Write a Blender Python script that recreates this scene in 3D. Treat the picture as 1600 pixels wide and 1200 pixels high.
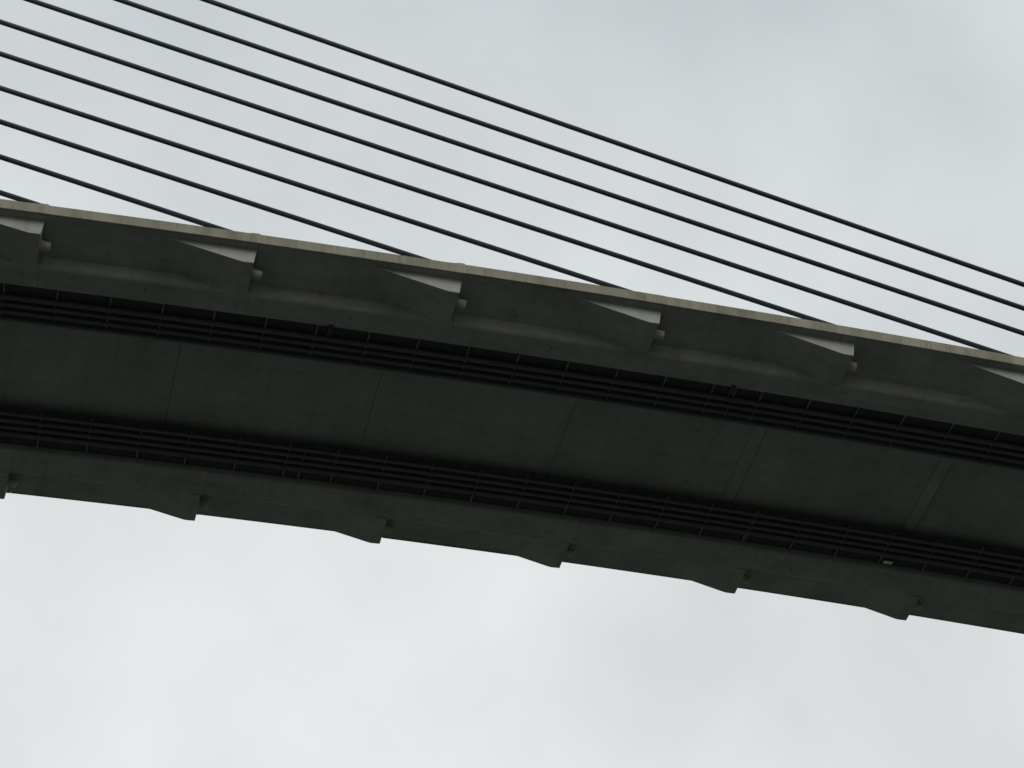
import bpy, bmesh, math, random
from mathutils import Vector, Matrix

for o in list(bpy.data.objects):
    bpy.data.objects.remove(o)
scene = bpy.context.scene
C = scene.collection
rng = random.Random(7)

# ------------------------------------------------------------------ camera
HGT = 77.0                       # height of the girder underside above the ground
cam = bpy.data.cameras.new('camera')
cam.sensor_width = 36.0
cam.lens = 36.0 * 3900.0 / 1600.0
cam.clip_start = 0.5
cam.clip_end = 20000.0
camo = bpy.data.objects.new('camera', cam)
C.objects.link(camo)
RIGHT, DOWN, FWD = (0.97254109, -0.23174705, -0.02138079), (0.13935272, 0.65344653, -0.74403525), (0.18639918, 0.72062538, 0.66779818)
CP = (-17.40675, -75.89864, -75.21767)
camo.matrix_world = Matrix((
    (RIGHT[0], -DOWN[0], -FWD[0], CP[0]),
    (RIGHT[1], -DOWN[1], -FWD[1], CP[1]),
    (RIGHT[2], -DOWN[2], -FWD[2], CP[2] + HGT),
    (0, 0, 0, 1)))
scene.camera = camo

# ------------------------------------------------------------------ overcast sky
SUN_EL, SUN_AZ = math.radians(34.0), math.radians(195.0)    # veiled by cloud, behind the camera (azimuth from +Y to +X)
sun_dir = Vector((math.sin(SUN_AZ) * math.cos(SUN_EL), math.cos(SUN_AZ) * math.cos(SUN_EL), math.sin(SUN_EL)))
world = bpy.data.worlds.new('World')
scene.world = world
world.use_nodes = True
nt = world.node_tree
nt.nodes.clear()
N, L = nt.nodes.new, nt.links.new


def wmath(op, a, b=None, c=None):
    n = N('ShaderNodeMath')
    n.operation = op
    for i, v in enumerate((a, b, c)):
        if v is None:
            continue
        if isinstance(v, (int, float)):
            n.inputs[i].default_value = v
        else:
            L(v, n.inputs[i])
    return n.outputs[0]


wout = N('ShaderNodeOutputWorld')
bg = N('ShaderNodeBackground')
bg.inputs['Strength'].default_value = 0.1
sky = N('ShaderNodeTexSky')
sky.sky_type = 'NISHITA'
sky.sun_disc = False
sky.sun_elevation = SUN_EL
sky.sun_rotation = SUN_AZ
sky.dust_density = 4.0
tc = N('ShaderNodeTexCoord')
mp = N('ShaderNodeMapping')
mp.inputs['Location'].default_value = (10.35, 8.86, 14.38)
L(tc.outputs['Generated'], mp.inputs['Vector'])
n1 = N('ShaderNodeTexNoise')
n1.inputs['Scale'].default_value = 4.5
n1.inputs['Detail'].default_value = 5.0
n1.inputs['Roughness'].default_value = 0.48
n1.inputs['Distortion'].default_value = 0.35
L(mp.outputs[0], n1.inputs['Vector'])
n2 = N('ShaderNodeTexNoise')
n2.inputs['Scale'].default_value = 13.0
n2.inputs['Detail'].default_value = 6.0
n2.inputs['Roughness'].default_value = 0.5
L(mp.outputs[0], n2.inputs['Vector'])
sep = N('ShaderNodeSeparateXYZ')
L(tc.outputs['Generated'], sep.inputs[0])
mr = N('ShaderNodeMapRange')                     # the cloud is thinner and whiter below the overhead bank
mr.interpolation_type = 'SMOOTHSTEP'
mr.inputs['From Min'].default_value = 0.84
mr.inputs['From Max'].default_value = 0.50
L(sep.outputs['Z'], mr.inputs['Value'])
thin = mr.outputs[0]
cl = wmath('MULTIPLY_ADD', n1.outputs['Fac'], 0.72, wmath('MULTIPLY', n2.outputs['Fac'], 0.28))
cl = wmath('MULTIPLY', wmath('SUBTRACT', cl, 0.5), 5.4)
lum = wmath('MULTIPLY_ADD', thin, 1.15, 6.98)
lum = wmath('ADD', lum, cl)
hz = N('ShaderNodeMapRange')                     # greyer towards the horizon, as under any thick overcast
hz.interpolation_type = 'SMOOTHSTEP'
hz.inputs['From Min'].default_value = 0.0
hz.inputs['From Max'].default_value = 0.42
hz.inputs['To Min'].default_value = 0.45
hz.inputs['To Max'].default_value = 1.0
L(sep.outputs['Z'], hz.inputs['Value'])
lum = wmath('MULTIPLY', lum, hz.outputs[0])
tint = N('ShaderNodeMix')
tint.data_type = 'RGBA'
tint.inputs['A'].default_value = (0.925, 0.99, 1.015, 1)
tint.inputs['B'].default_value = (0.980, 1.0, 1.0, 1)
L(wmath('MULTIPLY_ADD', cl, 0.25, thin), tint.inputs['Factor'])
vm = N('ShaderNodeVectorMath')
vm.operation = 'SCALE'
L(tint.outputs['Result'], vm.inputs[0])
L(lum, vm.inputs['Scale'])
mx = N('ShaderNodeMix')
mx.data_type = 'RGBA'
mx.inputs['Factor'].default_value = 0.94
L(sky.outputs[0], mx.inputs['A'])
L(vm.outputs[0], mx.inputs['B'])
L(mx.outputs['Result'], bg.inputs['Color'])
L(bg.outputs[0], wout.inputs['Surface'])

sun = bpy.data.lights.new('sun', 'SUN')
sun.energy = 0.95
sun.angle = math.radians(35)
sun.color = (1.0, 0.97, 0.92)
suno = bpy.data.objects.new('sun', sun)
C.objects.link(suno)
suno.rotation_euler = (-sun_dir).to_track_quat('-Z', 'Y').to_euler()
suno.location = (0, 60, 160)

scene.view_settings.view_transform = 'Standard'
scene.view_settings.look = 'None'
scene.view_settings.gamma = 1.0
scene.view_settings.exposure = 0.0
scene.view_settings.use_curve_mapping = False


# ------------------------------------------------------------------ materials
def new_mat(name, rough=0.9):
    m = bpy.data.materials.new(name)
    m.use_nodes = True
    b = m.node_tree.nodes['Principled BSDF']
    b.inputs['Roughness'].default_value = rough
    return m, m.node_tree, b


def noise(t, vec, scale, detail=4.0, rough=0.55, vscale=None):
    if vscale:
        mpn = t.nodes.new('ShaderNodeMapping')
        mpn.inputs['Scale'].default_value = vscale
        t.links.new(vec, mpn.inputs['Vector'])
        vec = mpn.outputs[0]
    n = t.nodes.new('ShaderNodeTexNoise')
    n.inputs['Scale'].default_value = scale
    n.inputs['Detail'].default_value = detail
    n.inputs['Roughness'].default_value = rough
    t.links.new(vec, n.inputs['Vector'])
    return n


def ramp(t, fac, stops):
    r = t.nodes.new('ShaderNodeValToRGB')
    e = r.color_ramp.elements
    e[0].position, e[0].color = stops[0][0], (*stops[0][1], 1)
    e[1].position, e[1].color = stops[-1][0], (*stops[-1][1], 1)
    for p, c in stops[1:-1]:
        k = e.new(p)
        k.color = (*c, 1)
    t.links.new(fac, r.inputs['Fac'])
    return r.outputs['Color']


def mixc(t, mode, fac, a, b):
    m = t.nodes.new('ShaderNodeMix')
    m.data_type = 'RGBA'
    m.blend_type = mode
    for s, v in (('Factor', fac), ('A', a), ('B', b)):
        if isinstance(v, (int, float)):
            m.inputs[s].default_value = v
        elif isinstance(v, tuple):
            m.inputs[s].default_value = (*v, 1)
        else:
            t.links.new(v, m.inputs[s])
    return m.outputs['Result']


def concrete(name, lo, hi, streak=0.0, spots=0.3, stretch=(1, 1, 1), seam=0.0):
    m, t, b = new_mat(name, 0.92)
    g = t.nodes.new('ShaderNodeNewGeometry')
    pos = g.outputs['Position']
    big = noise(t, pos, 0.35, 6, 0.6, stretch)
    col = ramp(t, big.outputs['Fac'], [(0.3, lo), (0.7, hi)])
    # fine mottling: slightly warm and slightly green blotches of paste and algae
    mid = noise(t, pos, 2.2, 5, 0.65)
    tintc = ramp(t, mid.outputs['Color'], [(0.34, (0.84, 0.96, 0.91)), (0.5, (1, 1, 1)), (0.66, (1.13, 1.0, 0.90))])
    col = mixc(t, 'MULTIPLY', 1.0, col, tintc)
    fine = noise(t, pos, 14.0, 4, 0.7)
    finec = ramp(t, fine.outputs['Fac'], [(0.25, (0.82, 0.82, 0.82)), (0.75, (1.15, 1.15, 1.15))])
    col = mixc(t, 'MULTIPLY', 0.8, col, finec)
    if spots:
        sp = noise(t, pos, 1.1, 3, 0.7)
        spc = ramp(t, sp.outputs['Fac'], [(0.60, (1, 1, 1)), (0.72, (0.78, 0.77, 0.72))])
        col = mixc(t, 'MULTIPLY', spots, col, spc)
    if seam:                                     # form-board marks across the deck and dirt runs along it
        wv = t.nodes.new('ShaderNodeTexWave')
        wv.wave_type = 'BANDS'
        wv.bands_direction = 'X'
        wv.inputs['Scale'].default_value = 0.27
        wv.inputs['Distortion'].default_value = 0.15
        wv.inputs['Detail'].default_value = 2.0
        t.links.new(pos, wv.inputs['Vector'])
        wc = ramp(t, wv.outputs['Fac'], [(0.0, (0.80, 0.80, 0.79)), (0.02, (0.93, 0.93, 0.92)), (0.05, (1, 1, 1)), (1.0, (1.03, 1.03, 1.03))])
        col = mixc(t, 'MULTIPLY', 0.6 * seam, col, wc)
        rn = noise(t, pos, 1.0, 6, 0.7, (0.16, 1.5, 1.0))
        rc = ramp(t, rn.outputs['Fac'], [(0.36, (0.80, 0.79, 0.75)), (0.5, (1, 1, 1)), (0.66, (1.10, 1.11, 1.09))])
        col = mixc(t, 'MULTIPLY', 0.8 * seam, col, rc)
    if streak:
        st = noise(t, pos, 1.0, 5, 0.7, (1.7, 1.7, 0.2))
        stc = ramp(t, st.outputs['Fac'], [(0.40, (0.50, 0.47, 0.38)), (0.52, (0.92, 0.91, 0.86)), (0.66, (1.12, 1.12, 1.10))])
        col = mixc(t, 'MULTIPLY', streak, col, stc)
    t.links.new(col, b.inputs['Base Color'])
    bn = t.nodes.new('ShaderNodeBump')
    bn.inputs['Strength'].default_value = 0.35
    bn.inputs['Distance'].default_value = 0.03
    t.links.new(fine.outputs['Fac'], bn.inputs['Height'])
    t.links.new(bn.outputs[0], b.inputs['Normal'])
    return m


def painted(name, colr, rough=0.5, var=0.25, metallic=0.0):
    m, t, b = new_mat(name, rough)
    g = t.nodes.new('ShaderNodeNewGeometry')
    n = noise(t, g.outputs['Position'], 3.0, 5, 0.6)
    lo = tuple(c * (1 - var) for c in colr)
    hi = tuple(c * (1 + var) for c in colr)
    t.links.new(ramp(t, n.outputs['Fac'], [(0.3, lo), (0.7, hi)]), b.inputs['Base Color'])
    b.inputs['Metallic'].default_value = metallic
    return m


M_GIRDER = concrete('girder_concrete', (0.24, 0.255, 0.235), (0.335, 0.345, 0.32), spots=0.9, seam=0.55)
M_SOFFIT = concrete('soffit_concrete', (0.22, 0.24, 0.22), (0.30, 0.315, 0.29), spots=0.9, stretch=(1, 0.4, 1), seam=0.5)
M_STRIP = concrete('closure_concrete', (0.235, 0.255, 0.235), (0.305, 0.32, 0.295), spots=0.9, seam=0.5)
M_BLOCK = concrete('anchor_block_concrete', (0.275, 0.29, 0.27), (0.37, 0.38, 0.35), streak=0.15, spots=0.5, seam=0.5)
M_FASCIA = concrete('weathered_fascia_concrete', (0.205, 0.202, 0.160), (0.270, 0.265, 0.215), streak=0.45, spots=0.5)
M_ROAD = concrete('asphalt', (0.045, 0.045, 0.045), (0.06, 0.06, 0.06))
M_CAP = painted('cream_cap_paint', (0.33, 0.325, 0.25), 0.75, 0.4)
M_CABLE = painted('black_polyethylene', (0.040, 0.043, 0.056), 0.7, 0.2)
M_SLEEVE = painted('sleeve_steel', (0.10, 0.10, 0.11), 0.5, 0.2)
M_PIPE = painted('dark_grey_conduit', (0.088, 0.093, 0.093), 0.65, 0.2)
M_RECESS_SHADE = painted('recess_shade_black', (0.048, 0.050, 0.051), 0.85, 0.3)  # near-black colour carries the shade of a deep recess
M_GALV = painted('galvanised_steel', (0.17, 0.17, 0.17), 0.6, 0.35)
M_BOX = painted('black_box_paint', (0.03, 0.03, 0.03), 0.6, 0.2)
M_PALE = painted('pale_tag_plastic', (0.75, 0.75, 0.68), 0.5, 0.1)

gm, t, b = new_mat('ground_soil_and_grass', 0.95)
g = t.nodes.new('ShaderNodeNewGeometry')
a = noise(t, g.outputs['Position'], 0.03, 8, 0.65)
col = ramp(t, a.outputs['Fac'], [(0.35, (0.035, 0.046, 0.038)), (0.5, (0.049, 0.056, 0.047)), (0.68, (0.066, 0.069, 0.063))])
f = noise(t, g.outputs['Position'], 1.5, 6, 0.7)
col = mixc(t, 'MULTIPLY', 0.7, col, ramp(t, f.outputs['Fac'], [(0.3, (0.7, 0.7, 0.7)), (0.7, (1.25, 1.25, 1.25))]))
t.links.new(col, b.inputs['Base Color'])
M_GROUND = gm

# ------------------------------------------------------------------ helpers
K = 0.0014707                         # vertical curve of the deck
W = 17.94                         # between the outer faces of the two rows of anchor blocks
PITCH = 9.0


def zc(x):
    return -K * x * x / 2.0


def mesh_obj(name, bm, mat, parent=None, smooth=False, loc=None):
    bmesh.ops.recalc_face_normals(bm, faces=bm.faces[:])
    me = bpy.data.meshes.new(name)
    bm.to_mesh(me)
    bm.free()
    me.materials.append(mat)
    if smooth:
        for p in me.polygons:
            p.use_smooth = True
    o = bpy.data.objects.new(name, me)
    C.objects.link(o)
    if parent:
        o.parent = parent
    if loc:
        o.location = loc
    return o


def copy_obj(o, parent, loc, rot=None):
    c = o.copy()
    C.objects.link(c)
    c.parent = parent
    c.location = loc
    if rot:
        c.rotation_euler = rot
    return c


def sweep(bm, prof, x0, x1, step=1.5, curve=zc):
    """closed (y, z) outline swept along the deck's vertical curve"""
    n = max(1, int(math.ceil((x1 - x0) / step)))
    rings = []
    for i in range(n + 1):
        x = x0 + (x1 - x0) * i / n
        rings.append([bm.verts.new((x, y, z + curve(x))) for y, z in prof])
    m = len(prof)
    for a_, b_ in zip(rings, rings[1:]):
        for j in range(m):
            bm.faces.new((a_[j], a_[(j + 1) % m], b_[(j + 1) % m], b_[j]))
    bm.faces.new(rings[0])
    bm.faces.new(rings[-1])
    return bm


def circle(cy, cz, r, n=12):
    return [(cy + r * math.cos(2 * math.pi * k / n), cz + r * math.sin(2 * math.pi * k / n)) for k in range(n)]


def box(bm, x0, x1, y0, y1, z0, z1, bev=0.0):
    vs = [bm.verts.new((x, y, z)) for x in (x0, x1) for y in (y0, y1) for z in (z0, z1)]
    for q in ((0, 1, 3, 2), (4, 6, 7, 5), (0, 4, 5, 1), (2, 3, 7, 6), (0, 2, 6, 4), (1, 5, 7, 3)):
        bm.faces.new([vs[i] for i in q])
    if bev:
        bmesh.ops.bevel(bm, geom=bm.edges[:], offset=bev, segments=1, affect='EDGES')
    return bm


def cyl(bm, p0, p1, r, n=16, r1=None):
    p0, p1 = Vector(p0), Vector(p1)
    d = (p1 - p0).normalized()
    u = d.cross(Vector((0, 1, 0))).normalized()
    v = d.cross(u)
    r1 = r if r1 is None else r1
    rings = []
    for p, rr in ((p0, r), (p1, r1)):
        rings.append([bm.verts.new(p + u * rr * math.cos(2 * math.pi * k / n) + v * rr * math.sin(2 * math.pi * k / n)) for k in range(n)])
    for j in range(n):
        bm.faces.new((rings[0][j], rings[0][(j + 1) % n], rings[1][(j + 1) % n], rings[1][j]))
    bm.faces.new(rings[0])
    bm.faces.new(rings[1])
    return rings


def empty(name, loc, label, cat, group=None):
    o = bpy.data.objects.new(name, None)
    C.objects.link(o)
    o.location = loc
    o['label'] = label
    o['category'] = cat
    if group:
        o['group'] = group
    return o


# ------------------------------------------------------------------ ground
bm = bmesh.new()
G = 9000.0
vs = [bm.verts.new((x, y, 0)) for x, y in ((-G, -G), (G, -G), (G, G), (-G, G))]
bm.faces.new(vs)
ground = mesh_obj('ground', bm, M_GROUND)
ground['kind'] = 'structure'
ground['label'] = 'dark soil and grass far below the bridge'

# ------------------------------------------------------------------ bridge deck
bridge = empty('bridge_deck', (0, 0, HGT), 'dark concrete cable-stayed bridge deck seen from below, spanning the whole picture', 'bridge')
ZO, ZI, ZS, ZT = 0.845, 0.58, 1.02, 1.33   # overhang underside at its tip and at its root, soffit, deck top
GIRDER = [(-0.34, ZT - 0.02), (-0.34, ZO), (1.885, ZI), (1.90, ZI - 0.03), (1.945, 0.12), (1.97, 0.09), (2.02, 0.035), (2.10, 0.0),
          (2.74, 0.0), (2.80, 0.01), (3.42, 0.17), (3.47, 0.24), (3.47, ZT - 0.02)]
FASCIA = [(-0.42, ZT + 0.015), (-0.42, ZO + 0.0), (-0.40, ZO - 0.02), (-0.36, ZO - 0.02), (-0.342, ZO + 0.0), (-0.342, ZT + 0.015)]
PARAPET = [(1.55, ZT - 0.02), (1.62, ZT + 0.45), (1.66, ZT + 0.8), (1.88, ZT + 0.8), (1.95, ZT + 0.0), (1.95, ZT - 0.02)]


def mirror(prof):
    return [(W - (y - 0.09 if y < 0 else y), z) for y, z in prof]


for side in (0, 1):
    prof, fas, par = (GIRDER, FASCIA, PARAPET) if side == 0 else (mirror(GIRDER), mirror(FASCIA), mirror(PARAPET))
    for n in range(-7, 9):
        x0, x1 = PITCH * n + 0.16, PITCH * (n + 1) + 0.148
        dz = rng.uniform(-0.006, 0.006)
        mesh_obj('edge_girder', sweep(bmesh.new(), [(y, z + dz) for y, z in prof], x0, x1), M_GIRDER, bridge)
        dz = rng.uniform(-0.012, 0.012)
        dy = rng.uniform(-0.008, 0.0) * (1 if side == 0 else -1)
        mesh_obj('fascia_panel', sweep(bmesh.new(), [(y + dy, z + dz) for y, z in fas], x0 + 0.09, x1 + 0.094, 1.0), M_FASCIA, bridge)
    mesh_obj('parapet', sweep(bmesh.new(), par, -60, 78, 3), M_GIRDER, bridge)

joints = [-57.0, -47.85, -38.7, -29.55, -20.4, -11.25, -2.08, 7.06, 16.23, 25.48, 34.6, 43.75, 52.9, 62.05, 71.2]
for a_, b_ in zip(joints, joints[1:]):
    dz = rng.uniform(-0.02, 0.02)
    prof = [(3.475, ZS + dz), (W - 3.475, ZS + dz), (W - 3.475, ZT - 0.03), (3.475, ZT - 0.03)]
    mesh_obj('soffit_panel', sweep(bmesh.new(), prof, a_ + 0.011, b_ - 0.011), M_SOFFIT, bridge)
for x in (16.23, 25.48):              # closure strips beside two of the joints
    prof = [(5.6, ZS - 0.035), (W - 5.6, ZS - 0.035), (W - 5.6, ZS + 0.05), (5.6, ZS + 0.05)]
    mesh_obj('closure_strip', sweep(bmesh.new(), prof, x - 0.62, x - 0.03), M_STRIP, bridge)
for ya, yb in ((-0.335, 1.54), (W - 1.54, W + 0.42)):
    mesh_obj('deck_topping', sweep(bmesh.new(), [(ya, ZT - 0.012), (ya, ZT + 0.004), (yb, ZT + 0.004), (yb, ZT - 0.012)], -57, 71, 3), M_GIRDER, bridge)
mesh_obj('road_surface', sweep(bmesh.new(), [(1.96, ZT - 0.025), (1.96, ZT + 0.05), (W - 1.96, ZT + 0.05), (W - 1.96, ZT - 0.025)], -57, 71, 3), M_ROAD, bridge)

# anchor blocks: wedges that grow downwards out of the overhang, away from the pylon
bm = bmesh.new()
prof = [(-4.35, 0.97), (-3.95, 0.855), (-0.58, 0.035), (-0.42, 0.012), (0.0, 0.008), (0.138, 0.97)]
y0, y1 = 0.0, 1.99
r0 = [bm.verts.new((x, y0, z)) for x, z in prof]
r1 = [bm.verts.new((x, y1, z)) for x, z in prof]
for j in range(len(prof)):
    k = (j + 1) % len(prof)
    bm.faces.new((r0[j], r0[k], r1[k], r1[j]))
bm.faces.new(r0)
bm.faces.new(r1)
be = [e for e in bm.edges if all(v.co.z < 0.9 and v.co.y < 1 for v in e.verts) and len(e.link_faces) == 2]
bmesh.ops.bevel(bm, geom=be, offset=0.028, segments=1, affect='EDGES')
block0 = mesh_obj('anchor_block', bm, M_BLOCK, bridge)
SL = math.radians(13.6)
YC = 0.97
bm = bmesh.new()
ax = Vector((math.cos(SL), 0, -math.sin(SL)))
p = Vector((0.03, YC, 0.36))
cyl(bm, p - ax * 0.1, p + ax * 0.05, 0.27, 20)
cyl(bm, p + ax * 0.045, p + ax * 0.43, 0.22, 20)
cyl(bm, p + ax * 0.425, p + ax * 0.47, 0.22, 20, 0.17)
cap0 = mesh_obj('anchor_cap', bm, M_CAP, block0)
first = True
for side, rg in ((0, range(-2, 8)), (1, range(-3, 5))):
    for n in rg:
        x = PITCH * n
        if first:
            blk = block0
            first = False
        else:
            blk = copy_obj(block0, bridge, (0, 0, 0))
            copy_obj(cap0, blk, (0, 0, 0))
        blk.location = (x, 0 if side == 0 else W, zc(x))
        # the far row is the near row mirrored: same wedge, set inwards from its outer face
        if side == 1:
            blk.scale = (1, -1, 1)
        blk.rotation_euler = (0, math.atan(K * x), 0)

# drain spouts in the bottom of the girders
bm = bmesh.new()
cyl(bm, (0, 0, -0.03), (0, 0, 0.2), 0.045, 10)
spout0 = None
for x, y in ((-13.3, 2.49), (-4.35, 2.53), (4.75, 2.52), (1.7, W - 2.31), (20.1, W - 2.5)):
    if spout0 is None:
        spout0 = mesh_obj('drain_spout', bm, M_BOX, bridge, loc=(x, y, zc(x)))
    else:
        copy_obj(spout0, bridge, (x, y, zc(x)))

# small pale blocks on top of the fascia
for n, ln, ht in ((-2, 0.85, 0.10), (-1, 0.7, 0.075), (0, 0.85, 0.095), (1, 0.5, 0.03)):
    bm = bmesh.new()
    x = PITCH * n
    z = ZT + 0.012
    pr = [(-ln, 0.0), (-0.25, ht * 0.5), (-0.12, ht), (0.12, ht), (0.2, ht * 0.45), (0.24, 0.0)]
    q0 = [bm.verts.new((x + a_, -0.40, z + h_ + zc(x + a_))) for a_, h_ in pr]
    q1 = [bm.verts.new((x + a_, -0.05, z + h_ + zc(x + a_))) for a_, h_ in pr]
    for j in range(len(pr)):
        k = (j + 1) % len(pr)
        bm.faces.new((q0[j], q0[k], q1[k], q1[j]))
    bm.faces.new(q0)
    bm.faces.new(q1)
    mesh_obj('kerb_block', bm, M_STRIP, bridge)

# ------------------------------------------------------------------ conduit racks under the soffit
HANG = [-19.25 + 2.285 * i for i in range(-6, 30)]
for side in (0, 1):
    label = ('rack of four dark conduits along the near girder, in the upper dark band' if side == 0
             else 'rack of four dark conduits along the far girder, in the lower dark band')
    rack = empty('conduit_rack', (0, 0 if side == 0 else W, HGT), label, 'conduits', 'conduit racks under the deck')
    s = 1 if side == 0 else -1

    def yy(pr):
        return [(s * y, z) for y, z in pr]
    mesh_obj('shade_sheet', sweep(bmesh.new(), yy([(3.49, 0.53), (6.0, 0.53), (6.0, 0.57), (3.49, 0.57)]), -34, 48), M_RECESS_SHADE, rack)  # dark sheet added in place of a deep, shaded recess above the conduits
    for k in range(4):
        bm = sweep(bmesh.new(), yy(circle(4.42 + 0.465 * k, 0.34, (0.125, 0.10, 0.10, 0.085)[k])), -34, 48)
        o = mesh_obj('conduit', bm, M_PIPE, rack, True)
    bm = bmesh.new()
    box(bm, -0.035, 0.035, min(s * 3.44, s * 5.98), max(s * 3.44, s * 5.98), 0.41, 0.46)
    h0 = None
    extra = [13.75] if side == 0 else [-4.65, 17.3]
    for x in HANG + extra:
        xx = x + (0.0 if side == 0 else 0.12) + rng.uniform(-0.04, 0.04)
        if x in extra:
            xx = x
        if h0 is None:
            h0 = mesh_obj('hanger', bm, M_GALV, rack, loc=(xx, 0, zc(xx)))
        else:
            copy_obj(h0, rack, (xx, 0, zc(xx)))
    if side == 0:
        for x in (-5.05, 13.45):
            bm = box(bmesh.new(), -0.11, 0.11, 3.25, 3.9, 0.06, 0.50, 0.02)
            mesh_obj('junction_box', bm, M_BOX, rack, loc=(x, 0, zc(x)))
    else:
        bm = box(bmesh.new(), -0.24, 0.24, -3.85, -3.66, 0.40, 0.45, 0.01)
        o = mesh_obj('tag_plate', bm, M_PALE, rack, loc=(24.75, 0, zc(24.75)))

# ------------------------------------------------------------------ stay cables
CABLES = {6: (19.98, 0.2696), 5: (17.81, 0.2594), 4: (15.69, 0.2514), 3: (13.55, 0.2468), 2: (11.45, 0.2404),
          1: (9.25, 0.2371), 0: (7.14, 0.2399), -1: (4.99, 0.2435), -2: (2.86, 0.2430)}
WORDS = {6: 'topmost black stay cable, the one farthest from the deck',
         5: 'black stay cable, second from the top of the fan',
         4: 'black stay cable, third from the top of the fan',
         3: 'black stay cable, fourth from the top, reaching the deck edge at the right',
         2: 'black stay cable, fifth from the top, meeting the deck above the fifth anchor block',
         1: 'black stay cable, sixth from the top, meeting the deck right of the middle',
         0: 'black stay cable, seventh from the top, meeting the deck left of the middle',
         -1: 'black stay cable, second from the bottom, meeting the deck above the second anchor block',
         -2: 'lowest black stay cable, a short piece at the left edge of the picture'}
for n, (z20, sl) in CABLES.items():
    xa = PITCH * (n + 1) - 0.3
    za = z20 - sl * (xa + 20)
    xb = -62.0
    zb = z20 - sl * (xb + 20)
    base = Vector((xa, YC, HGT + za))
    root = empty('stay_cable', base, WORDS[n], 'cable', 'stay cables of the near cable plane')
    bm = bmesh.new()
    cyl(bm, (0, 0, 0), (xb - xa, 0, zb - za), 0.119, 20)
    mesh_obj('sheath', bm, M_CABLE, root, True)
    d = Vector((xb - xa, 0, zb - za)).normalized()
    bm = bmesh.new()
    cyl(bm, d * 0.2, d * 5.2, 0.165, 18)
    mesh_obj('guide_tube', bm, M_SLEEVE, root, True)
